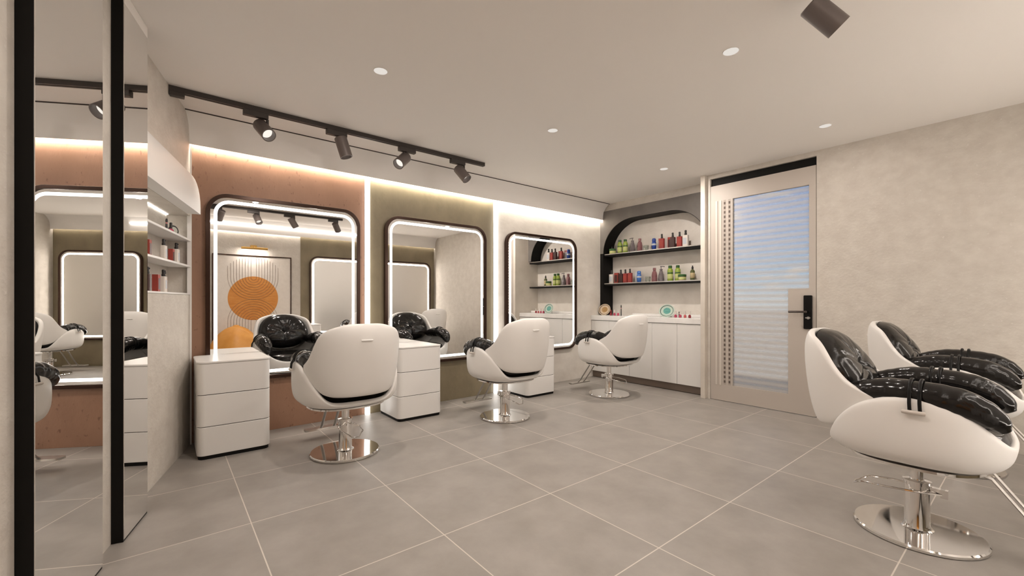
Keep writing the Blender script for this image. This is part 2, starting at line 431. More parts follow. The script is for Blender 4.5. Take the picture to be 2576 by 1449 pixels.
def led_strip(x0, x1, label):
    t = thing('led_strip', label, 'strip light', ((x0+x1)/2, 4.12, 0), 0, None)
    h = (x1-x0)/2
    build('housing', MB().box(-h, h, -0.006, -0.0005, 0.001, 2.33), 'white_matt', t, smooth=0)
    build('diffuser', MB().prism(rrect(-h, h, -0.030, -0.006, 0.004, 3), 0.002, 2.33, lambda p, q, a: (p, q, a)), 'led', t, smooth=30)
led_strip(1.503, 1.547, 'floor-to-soffit white light strip between copper and olive panels')
led_strip(3.056, 3.109, 'floor-to-soffit white light strip between olive and pale concrete panels')
def cove_tape(x0, x1, y0, y1, label, m='cove'):
    t = thing('cove_light', label, 'strip light', ((x0+x1)/2, (y0+y1)/2, 2.345)); h = (x1-x0)/2; k = (y1-y0)/2
    build('channel', MB().box(-h, h, -k, k, -0.004, 0.0065), 'white_matt', t, smooth=0)
    build('light_tape', MB().box(-h+0.002, h-0.002, -k+0.003, k-0.003, -0.012, -0.004), m, t, smooth=0)
cove_tape(0.155, 5.04, 4.077, 4.099, 'long warm light tape hidden under the soffit above the three mirrors')
cove_tape(-1.05, 4.78, YB+0.031, YB+0.053, 'long warm light tape hidden under the soffit of the opposite wall', 'cove_b')
t = thing('end_cap', 'small white end cap at the right end of the soffit light', 'light fitting', (5.047, 4.083, 2.262))
build('cap_body', MB().prism(rrect(-0.0085, 0.0085, -0.012, 0.012, 0.004, 3), 0.0, 0.062, lambda p, q, a: (p, q, a)), 'white_matt', t)
build('cap_lens', MB().box(-0.0065, 0.0065, -0.0135, -0.0122, 0.006, 0.056), 'down_lens', t, smooth=0)

# ================================================================== mirrors
def mirror(x0, x1, z0, z1, ywall, sgn, label, group, gm='mirror', rm='ring'):
    """sgn -1: faces -Y (front wall); +1 faces +Y"""
    cx = (x0+x1)/2; w = (x1-x0)/2; h = (z1-z0)/2; cz = (z0+z1)/2
    t = thing('wall_mirror', label, 'mirror', (cx, ywall, cz), 0, group)
    fn = lambda p, q, a: (p, sgn*a, q)
    build('frame', MB().frame(rrect(-w, w, -h, h, 0.155), rrect(-w+0.029, w-0.029, -h+0.029, h-0.029, 0.128), 0.0, 0.045, fn), 'brown_black', t, smooth=40, bevel=0.002)
    g = build('mirror_glass', MB().prism(rrect(-w+0.0292, w-0.0292, -h+0.0292, h-0.0292, 0.1278), 0.012, 0.034, fn), gm, t, smooth=30)
    a, b = 0.052, 0.076
    build('light_ring', MB().frame(rrect(-w+a, w-a, -h+a, h-a, 0.112), rrect(-w+b, w-b, -h+b, h-b, 0.088), 0.0342, 0.0352, fn), rm, t, smooth=40)
    return t
G_M = 'framed styling mirrors with light rings'
mirror(0.240, 1.446, 0.447, 1.958, 4.12, -1, 'rounded dark-framed mirror with light ring on the copper panel', G_M)
mirror(1.694, 2.930, 0.440, 1.962, 4.12, -1, 'rounded dark-framed mirror with light ring on the olive panel of the far wall', G_M)
mirror(3.225, 4.485, 0.445, 1.958, 4.12, -1, 'rounded dark-framed mirror with light ring on the pale concrete panel', G_M)
mirror(2.12, 3.36, 0.445, 1.958, YB+0.01, 1, 'mirror on the opposite wall, seen reflected to the right of the orange picture', G_M, 'mirror_soft', 'ring_b')
mirror(3.44, 4.68, 0.445, 1.958, YB+0.01, 1, 'mirror on the opposite wall, seen reflected inside the middle styling mirror', G_M, 'mirror_soft', 'ring_b')

# mirror-faced doors along the slanted left wall
def mirror_door(t0, t1, label):
    p = LP((t0+t1)/2, 0, 0)
    t = thing('mirror_panel', label, 'mirror panel', p, 0, 'tall mirror panels on the slanted wall')
    def lb(a0, a1, o0, o1, z0, z1):
        b = MB(); lbox(b, a0, a1, o0, o1, z0, z1)
        b.v = [(x-p[0], y-p[1], z) for x, y, z in b.v]; return b
    build('panel_body', lb(t0, t1, 0.040, 0.083, 0.0, 2.52), 'black', t, smooth=0)
    build('mirror_face', lb(t0+0.002, t1-0.003, 0.083, 0.086, 0.012, 2.462), 'mirror', t, smooth=0)
    build('top_strip', lb(t0+0.002, t1-0.003, 0.083, 0.086, 2.464, 2.519), 'ceiling', t, smooth=0)
mirror_door(-0.618, -0.320, 'narrow floor-to-ceiling mirror panel with black edge, beside the left shelves')
mirror_door(-1.293, -0.827, 'wide floor-to-ceiling mirror panel with black edge at the far left of the photo')

# ================================================================== left wall niche: canopy, shelves, light
def lprism(mb, poly, t0, t1):     # poly in (offset, z)
    return mb.prism(poly, t0, t1, lambda p, q, a: LP(a, p, q))
hp = [(0.0005, 2.06)]
for i in range(9):
    a = PI/2*i/8; hp.append((0.0005+0.083*math.sin(a)**0.9, 1.755+0.045+0.26*math.cos(a)))
hp += [(0.0835, 1.755), (0.0005, 1.755)]
hd = thing('wall_canopy', 'white curved canopy overhanging the recessed shelves on the left wall', 'canopy', LP(0.25, 0, 1.755))
def rel(mb, p): mb.v = [(x-p[0], y-p[1], z-p[2]) for x, y, z in mb.v]; return mb
P0 = LP(0.25, 0, 1.755)
build('canopy_shell', rel(lprism(MB(), hp, -0.3185, 0.79), P0), 'white_matt', hd, smooth=50)
b = MB(); lbox(b, -0.31, 0.85, -0.1385, -0.130, 1.747, 1.7515)
build('light_tape', rel(b, P0), mat_emit('niche_led', (1, 0.95, 0.88), 4.0), hd, smooth=0)
SH = [(1.556, 1.572, 'upper'), (1.357, 1.373, 'middle'), (1.1475, 1.160, 'lower')]
for z0, z1, nm in SH:
    t1 = 0.888
    b = MB(); lbox(b, -0.3185, t1, -0.1395, 0.004, z0, z1)
    if nm == 'upper':   # rounded nose at the open end is cut in a soft curve
        pass
    tag(build('wall_shelf', b, 'white', smooth=30, bevel=0.003), 'thin white shelf in the left wall recess, %s of the three' % nm, 'shelf', 'white shelves in the left recess')

# ================================================================== door
dr = bpy.data.objects.new('door_1', None); COL.objects.link(dr); dr.location = (XR, 1.8385, 0); dr['kind'] = 'structure'
tag(dr, 'taupe door with banded glass pane and black lock', None)
DY = 1.8385
def dbox(x0, x1, y0, y1, z0, z1, mb=None):
    return (mb or MB()).box(x0, x1, y0-DY, y1-DY, z0, z1)
Y0, Y1 = 1.337, 2.340
gy0, gy1, gym = 1.394, 2.100, 1.570; gz0, gz1, gzm = 0.184, 2.212, 1.222
b = MB()
dbox(0.0, 0.04, Y0, gy0, 0.004, 2.386, b); dbox(0.0, 0.04, gy1, Y1, 0.004, 2.386, b)
dbox(0.0, 0.04, gy0, gy1, gz1, 2.386, b); dbox(0.0, 0.04, gy0, gy1, 0.004, gz0, b)
dbox(0.0, 0.04, gy0, gym, gz0, gzm, b)
build('door_leaf', b, 'door', dr, smooth=0)
b = MB(); dbox(0.016, 0.022, gym-0.0005, gy1+0.0005, gz0, gzm, b); dbox(0.016, 0.022, gy0, gy1, gzm, gz1, b)
build('glass_pane', b, 'glass', dr, smooth=0)
for yy in (2.272, 2.228):
    build('moulding', MB().prism(rrect(yy-0.011-DY, yy+0.011-DY, gz0-0.01, gz1, 0.004, 3), -0.006, 0.0, lambda p, q, a: (a, p, q)), mat('door_light', (0.62, 0.57, 0.51), 0.45), dr, smooth=30)
for yy in (2.184, 2.133):
    b = MB(); build('slot_strip', dbox(-0.001, 0.0005, yy-0.013, yy+0.013, gz0, gz1), mat('slot_taupe', (0.40, 0.35, 0.305), 0.6), dr, smooth=0)
    b = MB()
    for k in range(40):
        z = gz0+0.02+k*0.0502; dbox(-0.0016, -0.0009, yy-0.009, yy+0.009, z, z+0.027, b)
    build('slot_row', b, mat('slot_dark', (0.11, 0.085, 0.07), 0.7), dr, smooth=0)
build('header_gap', dbox(0.03, 0.06, 1.334, 2.343, 2.387, 2.471), 'black_matt', dr, smooth=0)
b = MB(); dbox(0.006, 0.05, 1.3335, 1.3368, 0, 2.386, b); dbox(0.006, 0.05, 2.3402, 2.3435, 0, 2.386, b)
build('jamb', b, 'gap', dr, smooth=0)
lk = build('lock_plate', MB().prism(rrect(1.365-DY, 1.434-DY, 0.834, 1.155, 0.008, 4), -0.020, 0.0, lambda p, q, a: (a, p, q)), 'black', dr, smooth=35, bevel=0.002)
b = MB(); b.lathe([(0.011, 0), (0.011, 0.04)], (-0.06, 1.402-DY, 0.998), 14, (1, 0, 0))
b.tube([(-0.055, 1.408-DY, 0.998), (-0.058, 1.45-DY, 0.998), (-0.058, 1.548-DY, 0.997)], 0.009, 10, r2=0.011)
build('lever_handle', b, mat('handle_dark_chrome', (0.16, 0.14, 0.13), 0.18, 1.0), lk, smooth=40)
b = MB(); b.lathe([(0.013, 0), (0.013, 0.012)], (-0.032, 1.392-DY, 0.94), 16, (1, 0, 0))
b.box(-0.046, -0.03, 1.372-DY, 1.412-DY, 0.936, 0.946)
build('thumb_turn', b, 'steel', lk, smooth=35)
# outside the door
o = struct('ground', MB().box(5.5, 60, -40, 45, -0.12, -0.02), 'sand', smooth=0)

# ================================================================== salon chairs
# local frame: +Y is the way the sitter faces, origin on the floor under the column
def pod_top(f):
    return interp(f, [(-0.345, .408), (-0.315, .42), (-0.295, .455), (-0.27, .505), (-0.24, .555), (-0.20, .605), (-0.15, .645), (-0.10, .670), (-0.05, .686), (0.0, .694), (0.05, .692), (0.10, .683), (0.16, .662), (0.21, .628), (0.25, .588), (0.28, .548), (0.315, .50)])
def pod_k(z):
    return interp(z, [(.374, .60), (.378, .72), (.388, .83), (.405, .91), (.435, .965), (.48, .992), (.54, 1.0), (.62, .995), (.70, .965)])
def sellipse(a, fb, ff, n, th):
    c, s_ = math.cos(th), math.sin(th)
    x = a*math.copysign(abs(c)**(2/n), c); y = math.copysign((ff if s_ > 0 else fb)*abs(s_)**(2/n), s_)
    return x, y
def shell_rim(f, x):
    z = interp(f, [(-.44, .960), (-.36, .956), (-.335, .944), (-.312, .918), (-.29, .880), (-.268, .842), (-.245, .806), (-.22, .778), (-.19, .755), (-.145, .732), (-.10, .710), (-.06, .690), (.0, .668)])
    return z - 0.047*sstep(abs(x), 0.10, 0.30)
def shell_low(f, x):
    base = interp(f, [(-.44, .464), (-.37, .471), (-.335, .480), (-.30, .492), (-.27, .515), (-.22, .572), (-.16, .622), (-.10, .645), (.0, .655)])
    return base
def shell_k(z):
    return interp(z, [(.44, .80), (.50, .865), (.56, .915), (.64, .955), (.72, .982), (.80, 1.0), (.88, 1.0), (.93, .975), (.96, .93)])
def shell_path(u):
    # u in -1..1 : from left front, around the back, to right front
    a, b, n = .314, .312, 2.5; f0 = -.125
    s_ = abs(u); L1 = 0.83
    if s_ <= L1:
        ph = (s_/L1)*PI/2
        x = a*math.sin(ph)**(2/n); f = f0 - b*math.cos(ph)**(2/n)
    else:
        k = (s_-L1)/(1-L1); x = a; f = f0 + k*0.095
    return math.copysign(x, u), f
_raw = [shell_path(i/400) for i in range(401)]
_len = [0.0]
for (a_, b_), (c_, d_) in zip(_raw, _raw[1:]): _len.append(_len[-1]+math.hypot(c_-a_, d_-b_))
def shell_even(u):
    t_ = abs(u)*_len[-1]; lo, hi = 0, 400
    while hi-lo > 1:
        mid = (lo+hi)//2
        if _len[mid] <= t_: lo = mid
        else: hi = mid
    k = 0 if _len[hi] == _len[lo] else (t_-_len[lo])/(_len[hi]-_len[lo])
    x = _raw[lo][0]+(_raw[hi][0]-_raw[lo][0])*k; f = _raw[lo][1]+(_raw[hi][1]-_raw[lo][1])*k
    return math.copysign(x, u), f
_rim = [shell_rim(shell_even(i/60-1)[1], shell_even(i/60-1)[0]) for i in range(121)]
for _ in range(6): _rim = [_rim[0]] + [(_rim[i-1]+2*_rim[i]+_rim[i+1])/4 for i in range(1, 120)] + [_rim[-1]]
def rim_at(u):
    q = (u+1)*60; i = min(119, max(0, int(q))); return _rim[i]+(_rim[i+1]-_rim[i])*(q-i)
def shell_pt(u, v):
    x, f = shell_even(u)
    z0, z1 = shell_low(f, x), rim_at(u)
    z = z0+(z1-z0)*v; k = shell_k(z)
    side = sstep(f, -.30, -.10)
    kx = (k*(1-side)+side*1.0)*(1-.085*sstep(f, -.13, -.05))
    return (x*kx, -.10+(f+.10)*(k*(1-side)+side), z)
def arm_path():
    return [(-.235, .665), (-.19, .672), (-.13, .682), (-.06, .694), (.02, .698), (.10, .692), (.17, .680), (.225, .655), (.265, .622), (.288, .585)]

def make_chair(name, label, group):
    t = thing(name, label, 'salon chair', (0, 0, 0), 0, group)
    # seat pod
    n = 72; prof_v = [0, .02, .06, .12, .2, .32, .44, .56, .70, .85, 1.0]
    def pod(u, v):
        th = 2*PI*u; x, f = sellipse(.345, .345, .318, 2.7, th)
        zt = pod_top(f); i = v*(len(prof_v)-1); j = min(int(i), len(prof_v)-2); vv = prof_v[j]+(prof_v[j+1]-prof_v[j])*(i-j)
        z = .374+(zt-.374)*vv; k = pod_k(z)*(1 if vv > 0 else .97)
        return (x*k, f*k, z)
    b = MB(); b.grid(pod, n, len(prof_v), True)
    m_ = len(prof_v); b.f.append(tuple(i*m_ for i in range(n-1, -1, -1)))
    build('seat_shell', b, 'chair_white', t, smooth=180, solid=0.03, subsurf=1)
    # wrap-around back shell
    b = MB(); b.grid(lambda u, v: shell_pt(-1+2*u, v), 61, 13)
    build('back_shell', b, 'chair_white', t, smooth=180, solid=0.034, subsurf=1)
    # small stitched grip on the outside of the back
    yb = shell_pt(0, (0.845-.462)/(.958-.462))[1]
    g = MB().tube([(-.036, yb-.001, .845), (-.03, yb-.006, .845), (.03, yb-.006, .845), (.036, yb-.001, .845)], .0055, 8)
    build('back_tab', g, 'chair_white', t, smooth=60)
    # back cushion
    def cush(u, v, front=True):
        th = 2*PI*u; r = v
        c, s_ = math.cos(th), math.sin(th); nn = 2.5
        ex = .250*math.copysign(abs(c)**(2/nn), c)*r; ez = .198*math.copysign(abs(s_)**(2/nn), s_)*r
        x = ex*(1.0-0.10*max(0, ez/.2)); z = .752+ez
        kz = shell_k(z); base = -.10+(-.025-.312*max(0., 1-min(1., abs(x)/(.314*kz))**2.5)**.4)*kz+.048
        puff = max(0, 1-r**3.2)**.55
        th_ = (.105+.055*sstep(.90-z, -.02, .22))
        d = th_*puff*1.38
        # tuft and radiating creases
        tx, tz = x, z-.775
        rr = math.hypot(tx, tz); an = math.atan2(tz, tx)
        cre = 0
        for a0 in (0.35, 1.05, 1.57, 2.09, 2.79, -1.57, -.35, -2.79):
            da = math.atan2(math.sin(an-a0), math.cos(an-a0))*rr
            cre += math.exp(-(da/.013)**2)*math.exp(-rr/.10)
        d -= .020*min(1, cre)*min(1, puff*1.4) + .020*math.exp(-(rr/.022)**2)
        return (x, base + (d if front else -.004), z)
    b = MB(); nu = 96
    b.grid(lambda u, v: cush(u, .02+.98*v), nu, 22, True)
    b.f.append(tuple(i*22 for i in range(nu)))
    k = len(b.v); b.grid(lambda u, v: cush(u, 1-.95*v, False), nu, 3, True)
    build('back_cushion', b, 'leather', t, smooth=180)
    build('cushion_button', MB().lathe([(0, .006), (.009, .004), (.012, 0), (.009, -.004), (0, -.005)], (0, -.388+.163, .775), 12, (0, 1, 0)), 'leather', t, smooth=180)
    # seat cushion
    def seat(u, v):
        th = 2*PI*u; x, f = sellipse(.265, .285, .285, 3.0, th)
        P = [(.82, .395), (.94, .415), (1.0, .46), (1.0, .51), (.95, .548), (.80, .562), (.5, .566), (.02, .552)]
        i = v*(len(P)-1); j = min(int(i), len(P)-2); k_ = i-j
        r = P[j][0]+(P[j+1][0]-P[j][0])*k_; z = P[j][1]+(P[j+1][1]-P[j][1])*k_
        return (x*r, f*r+.012, z+.006*math.sin(9*x)*math.cos(8*f)*(v > .5))
    b = MB(); b.grid(seat, 64, 22, True); b.f += [tuple(i*22 for i in range(63, -1, -1)), tuple(i*22+21 for i in range(64))]
    build('seat_cushion', b, 'leather', t, smooth=180)
    # arm cushions draped over the arms, each with its strap and buckle
    for s_ in (-1, 1):
        pa = arm_path()
        cent = [(s_*interp(f, [(-.235, .222), (-.1, .254), (.05, .270), (.2, .262), (.33, .235)]), f, z) for f, z in pa]
        # resample finely and add puckers
        fine = []
        for i in range(len(cent)-1):
            for k_ in range(5):
                q = k_/5; fine.append(tuple(cent[i][c]+(cent[i+1][c]-cent[i][c])*q for c in range(3)))
        fine.append(cent[-1]); L_ = len(fine); ra = []; rb = []
        for i in range(L_):
            q = i/(L_-1); e = min(1, math.sin(PI*min(max(q, .02), .98))**.42*1.05)
            f = fine[i][1]; pk = 1-.09*math.exp(-((f-.035)/.022)**2) - .02*math.sin(i*1.9)
            ra.append(.066*e*pk); rb.append(.062*e*pk)
        ac = build('arm_cushion', MB().tube(fine, ra, 20, r2=rb), 'leather', t, smooth=180, subsurf=1)
        for f0 in (.020, .052):
            x0 = s_*.270; rr = .0655; zc = .698; pts = []
            for a in range(-30, 181, 15):
                aa = math.radians(a)
                px_ = x0 - s_*rr*math.cos(aa)
                pts.append((px_, f0, zc+rr*math.sin(aa)))
            pts += [(s_*.350, f0+.002, .672), (s_*.353, f0+.004, .640)]
            build('strap', MB().tube(pts, .0065, 8, r2=.004), 'black', ac, smooth=60)
        bk = MB().tube([(s_*.352, .002, .632), (s_*.356, .010, .632), (s_*.356, .062, .632), (s_*.352, .070, .632)], .0095, 10, r2=.009)
        build('buckle', bk, mat('buckle_beige', (0.58, 0.53, 0.48), 0.35), ac, smooth=60)
    # chrome under-frame, column, base, pedal and footrest
    b = MB(); pl = [(sellipse(.262, .245, .235, 2.6, 2*PI*i/40)) for i in range(40)]
    b.prism(pl, .362, .373, lambda p, q, a: (p, q, a)); build('seat_plate', b, 'chrome', t, smooth=40)
    b = MB().lathe([(.026, .02), (.026, .362)], (0, 0, 0), 24); build('column', b, 'chrome', t, smooth=40)
    b = MB().lathe([(.060, .022), (.052, .026), (.046, .040), (.046, .228), (.052, .230), (.052, .248), (.028, .252)], (0, 0, 0), 32)
    pump = build('pump_sleeve', b, 'chrome', t, smooth=40, )
    b = MB().box(-.012, .012, -.095, -.045, .205, .228); b.box(-.012, .012, -.105, -.08, .19, .228)
    b.tube([(-.012, -.085, .205), (-.05, -.02, .205), (-.07, .10, .20), (-.06, .19, .192), (-.02, .235, .165), (.02, .235, .165), (.06, .19, .192), (.07, .10, .20), (.05, -.02, .205), (.012, -.085, .205)], .0045, 8)
    b.v = [(-y, x, z) if False else (x, -y, z) for x, y, z in b.v]
    build('pump_pedal', b, 'chrome', t, smooth=40)
    b = MB().lathe([(0, 0), (.228, 0), (.238, .004), (.238, .014), (.232, .020), (.06, .0215), (0, .0215)], (0, 0, 0), 72)
    build('base_disc', b, 'chrome', t, smooth=30)
    b = MB()
    for s_ in (-1, 1): b.tube([(s_*.05, .15, .366), (s_*.05, .24, .34), (s_*.05, .41, .11), (s_*.05, .44, .085)], .011, 8, r2=.006)
    b.prism(rrect(-.17, .17, .425, .495, .02, 4), .070, .084, lambda p, q, a: (p, q, a))
    build('footrest', b, 'steel', t, smooth=40)
    return t
G_C = 'white shell salon chairs with black leather cushions'
ch1 = make_chair('salon_chair', 'white salon chair with black cushions in front of the copper-panel mirror', G_C)
ch1.location = (1.02, 3.185, 0)
dup(ch1, (2.515, 3.20, 0), 0, 'white salon chair with black cushions in front of the middle, olive-panel mirror', G_C)
dup(ch1, (4.075, 3.20, 0), 0, 'white salon chair with black cushions nearest the base cabinets and shelves', G_C)
dup(ch1, (2.80, 0.375, 0), PI, 'largest, nearest white salon chair, at right beside the door wall, facing away from the mirrors', G_C)
dup(ch1, (4.12, 0.375, 0), PI, 'white salon chair behind the nearest one, against the plain right-hand wall', G_C)

# ================================================================== drawer cabinets
def cabinet(loc, label, w=.447, d=.455, rz=0, group='white three-drawer cabinets'):
    t = thing('drawer_cabinet', label, 'drawer cabinet', loc, rz, group)
    W2, D2 = w/2, d/2; R = .045
    up = lambda p, q, a: (p, q, a)
    build('plinth', MB().prism(rrect(-W2+.008, W2-.008, -D2+.008, D2-.004, R-.008, 6), 0, .03, up), 'black_matt', t, smooth=40)
    build('carcass', MB().prism(rrect(-W2+.006, W2-.006, -D2+.006, D2, R-.006, 6), .028, .662, up), 'gap', t, smooth=40)
    hs = [(.026, .2235), (.2275, .4455), (.4495, .664)]
    for z0, z1 in hs:
        build('drawer', MB().prism(rrect(-W2, W2, -D2, D2, R, 8), z0, z1, up), 'white', t, smooth=40, bevel=.003)
    build('top', MB().prism(rrect(-W2-.004, W2+.004, -D2-.004, D2, R+.003, 8), .665, .679, up), 'white', t, smooth=40, bevel=.003)
    return t
cab = cabinet((.388, 3.852, 0), 'white three-drawer cabinet at far left, standing before the copper panel')
dup(cab, (1.862, 3.872, 0), 0, 'white three-drawer cabinet before the olive panel, right of the first chair')
dup(cab, (3.405, 3.868, 0), 0, 'white three-drawer cabinet before the pale concrete panel, behind the second chair')
dup(cab, (1.99, -.30, 0), PI, 'white three-drawer cabinet by the opposite wall, seen reflected left of the opposite mirror')
dup(cab, (3.40, -.30, 0), PI, 'white three-drawer cabinet by the opposite wall between its two mirrors, seen only in reflection')

# ================================================================== niche joinery
ys = [4.116, 3.801, 3.465, 3.122, 2.778, 2.434]
names = ['leftmost, against the mirror wall', 'second from the mirror wall', 'middle of the five', 'second from the door', 'rightmost, beside the door partition']
for i in range(5):
    a, b_ = ys[i+1], ys[i]
    t = thing('base_cabinet', 'white handleless base cabinet under the stone worktop, %s' % names[i], 'cabinet', (4.86, (a+b_)/2, .1), 0, 'white base cabinets under the worktop')
    h = (b_-a)/2
    build('carcass', MB().box(-.0005, .39, -h+.0005, h-.0005, .0, .727), 'gap', t, smooth=0)
    build('door', MB().box(-.021, -.001, -h+.002, h-.002, -.004, .722), 'white_matt', t, smooth=30, bevel=.0015)
struct('trim_8', MB().box(4.875, 4.89, 2.434, 4.125, 0.006, .098), 'toe', smooth=0)
tag(build('worktop', MB().box(4.83, 5.268, 2.434, 4.118, .828, .8945), 'stone', smooth=30, bevel=.003), 'white stone worktop on the base cabinets under the arched niche', 'worktop')
tag(build('upstand', MB().box(5.10, 5.268, 2.434, 3.60, .8950, .930), 'stone', smooth=30, bevel=.003), 'low white stone step at the back of the worktop', 'upstand')
for z, nm in ((1.792, 'upper'), (1.362, 'lower')):
    t = thing('niche_shelf', '%s black niche shelf with pale front edge, holding hair products' % nm, 'shelf', (5.165, 3.27, z), 0, 'black shelves in the arched niche')
    build('board', MB().box(-.098, .102, -.836, .794, -.034, 0), 'black_matt', t, smooth=0)
    build('front_edge', MB().box(-.103, -.098, -.836, .794, -.013, 0), 'steel', t, smooth=0)

# ================================================================== bottles, jars and boxes
G = {}
def cm(key, c, r=.35, metal=0, coat=0):
    if key not in M: M[key] = mat(key, c, r, metal, coat)
    return key
cm('b_green', (.27, .36, .05), .25); cm('b_darkgreen', (.03, .10, .025)); cm('b_lime_label', (.52, .56, .22), .5); cm('b_grey', (.17, .145, .15)); cm('b_mauve', (.26, .115, .12))
cm('b_blue', (.02, .06, .30), .2); cm('b_lightblue', (.05, .16, .5), .25); cm('b_red', (.30, .035, .03)); cm('b_brown', (.055, .022, .02)); cm('b_pink', (.50, .20, .19)); cm('b_white', (.75, .70, .64))
cm('b_olive', (.09, .10, .035), .2); cm('b_jar', (.32, .33, .28)); cm('b_cap', (.02, .018, .018), .3); cm('b_tan', (.50, .40, .22), .5); cm('b_redbox', (.34, .05, .035), .5); cm('b_lid', (.04, .12, .035)); cm('b_frost', (.55, .58, .62), .3)
def put(t, o): o.parent = t; return o
def bottle(kind, loc, label, group, cat='bottle', rz=0, s=1.0):
    nm = {'green': 'shampoo_bottle', 'pump': 'pump_bottle', 'mauve': 'ribbed_bottle', 'blue': 'serum_bottle', 'spray': 'spray_bottle', 'tall': 'oil_bottle', 'jar': 'cream_jar', 'gjar': 'wide_jar', 'box': 'carton', 'box2': 'carton'}
    base = kind.split(':')[0]; colr = kind.split(':')[1] if ':' in kind else None
    t = thing(nm[base], label, cat, loc, rz, group); t.scale = (s, s, s)
    Z0 = (0, 0, 0)
    if base == 'green':
        build('body', MB().lathe([(.030, 0), (.034, .004), (.034, .13), (.030, .150), (.020, .160), (.020, .166)], Z0, 20), 'b_green', t)
        build('cap', MB().lathe([(.023, .1665), (.023, .194), (.020, .197), (0, .197)], Z0, 20), 'b_darkgreen', t)
        build('label', MB().lathe([(.0344, .03), (.0346, .031), (.0346, .085), (.0344, .086)], Z0, 20), 'b_lime_label', t)
        build('band', MB().lathe([(.0344, .095), (.0348, .096), (.0348, .108), (.0344, .109)], Z0, 20), 'b_darkgreen', t)
    elif base in ('pump', 'mauve'):
        pr = [(.036, 0)]
        for i in range(13):
            z = .006+i*.0105; r = interp(z, [(0, .043), (.05, .040), (.10, .031), (.135, .022)]) if base == 'pump' else interp(z, [(0, .037), (.08, .037), (.12, .030), (.14, .019)])
            pr += [(r, z), (r-.003, z+.006)]
        pr += [(.016, .142), (.016, .148)]
        key = 'b_grey' if base == 'pump' else 'b_mauve'
        build('body', MB().lathe(pr, Z0, 24), key, t, smooth=25)
        if base == 'pump':
            build('collar', MB().lathe([(.019, .1485), (.019, .165), (.012, .168), (0, .168)], Z0, 18), key, t)
            b = MB().lathe([(.005, .1685), (.005, .196)], Z0, 10); b.tube([(0, -.012, .200), (0, .006, .202), (0, .035, .199), (0, .050, .194)], .006, 8)
            build('pump_head', b, key, t)
        else:
            build('cap', MB().lathe([(.020, .1485), (.020, .178), (.017, .181), (0, .181)], Z0, 18), 'b_mauve', t)
    elif base == 'blue':
        build('body', MB().lathe([(.020, 0), (.027, .01), (.031, .05), (.031, .09), (.026, .112), (.022, .118)], Z0, 20), 'b_blue' if colr != 'light' else 'b_lightblue', t)
        build('cap', MB().lathe([(.024, .1185), (.027, .122), (.026, .146), (.018, .157), (0, .159)], Z0, 20), 'b_blue' if colr != 'light' else 'b_lightblue', t)
        build('label', MB().lathe([(.0312, .062), (.0318, .063), (.0318, .084), (.0312, .085)], Z0, 20), 'b_frost', t)
    elif base == 'spray':
        key = {'red': 'b_red', 'black': 'b_brown', 'white': 'b_white'}[colr]
        build('body', MB().prism(rrect(-.021, .021, -.034, .034, .012, 4), 0, .138, lambda p, q, a: (p, q, a)), key, t, smooth=40, bevel=.004)
        build('collar', MB().lathe([(.014, .1385), (.014, .160)], Z0, 16), 'b_cap', t)
        b = MB().lathe([(.011, .1605), (.012, .190), (.009, .198), (0, .199)], Z0, 16); b.box(-.017, -.009, -.005, .005, .178, .190)
        build('spray_head', b, 'b_cap', t)
        build('label', MB().box(-.0222, -.0212, -.022, .022, .03, .105), {'red': 'b_redbox', 'black': 'b_brown', 'white': 'b_frost'}[colr], t, smooth=0)
    elif base == 'tall':
        build('body', MB().lathe([(.027, 0), (.030, .004), (.030, .12), (.024, .135), (.012, .146), (.011, .152)], Z0, 20), 'b_olive', t)
        build('cap', MB().lathe([(.014, .1525), (.014, .18), (.008, .186), (.008, .2), (0, .201)], Z0, 16), 'b_cap', t)
        build('label', MB().lathe([(.0303, .03), (.0308, .031), (.0308, .10), (.0303, .101)], Z0, 20), 'b_tan', t)
    elif base == 'jar':
        pr = [(.030, 0)]
        for i in range(4): pr += [(.035, .003+i*.012), (.032, .010+i*.012)]
        pr += [(.030, .05)]
        build('body', MB().lathe(pr, Z0, 20), 'b_jar', t, smooth=25)
        build('lid', MB().lathe([(.035, .0505), (.036, .053), (.036, .072), (.033, .075), (0, .076)], Z0, 20), 'b_jar', t)
    elif base == 'gjar':
        build('body', MB().lathe([(.044, 0), (.047, .004), (.047, .046)], Z0, 24), 'b_tan', t)
        build('lid', MB().lathe([(.049, .0465), (.050, .049), (.050, .074), (.047, .077), (0, .077)], Z0, 24), 'b_lid', t)
        build('label', MB().lathe([(.0472, .01), (.0477, .011), (.0477, .038), (.0472, .039)], Z0, 24), 'b_lime_label', t)
    elif base in ('box', 'box2'):
        key = {'red': 'b_redbox', 'pink': 'b_pink', 'white': 'b_frost', 'dark': 'b_brown'}[colr]
        build('body', MB().box(-.022, .022, -.031, .031, 0, .152), key, t, smooth=0, bevel=.001)
        build('panel', MB().box(-.0232, -.0222, -.022, .022, .02, .12), 'b_brown' if colr == 'red' else 'b_frost', t, smooth=0)
    return t
GU = 'hair products on the upper niche shelf'; GL = 'hair products on the lower niche shelf'
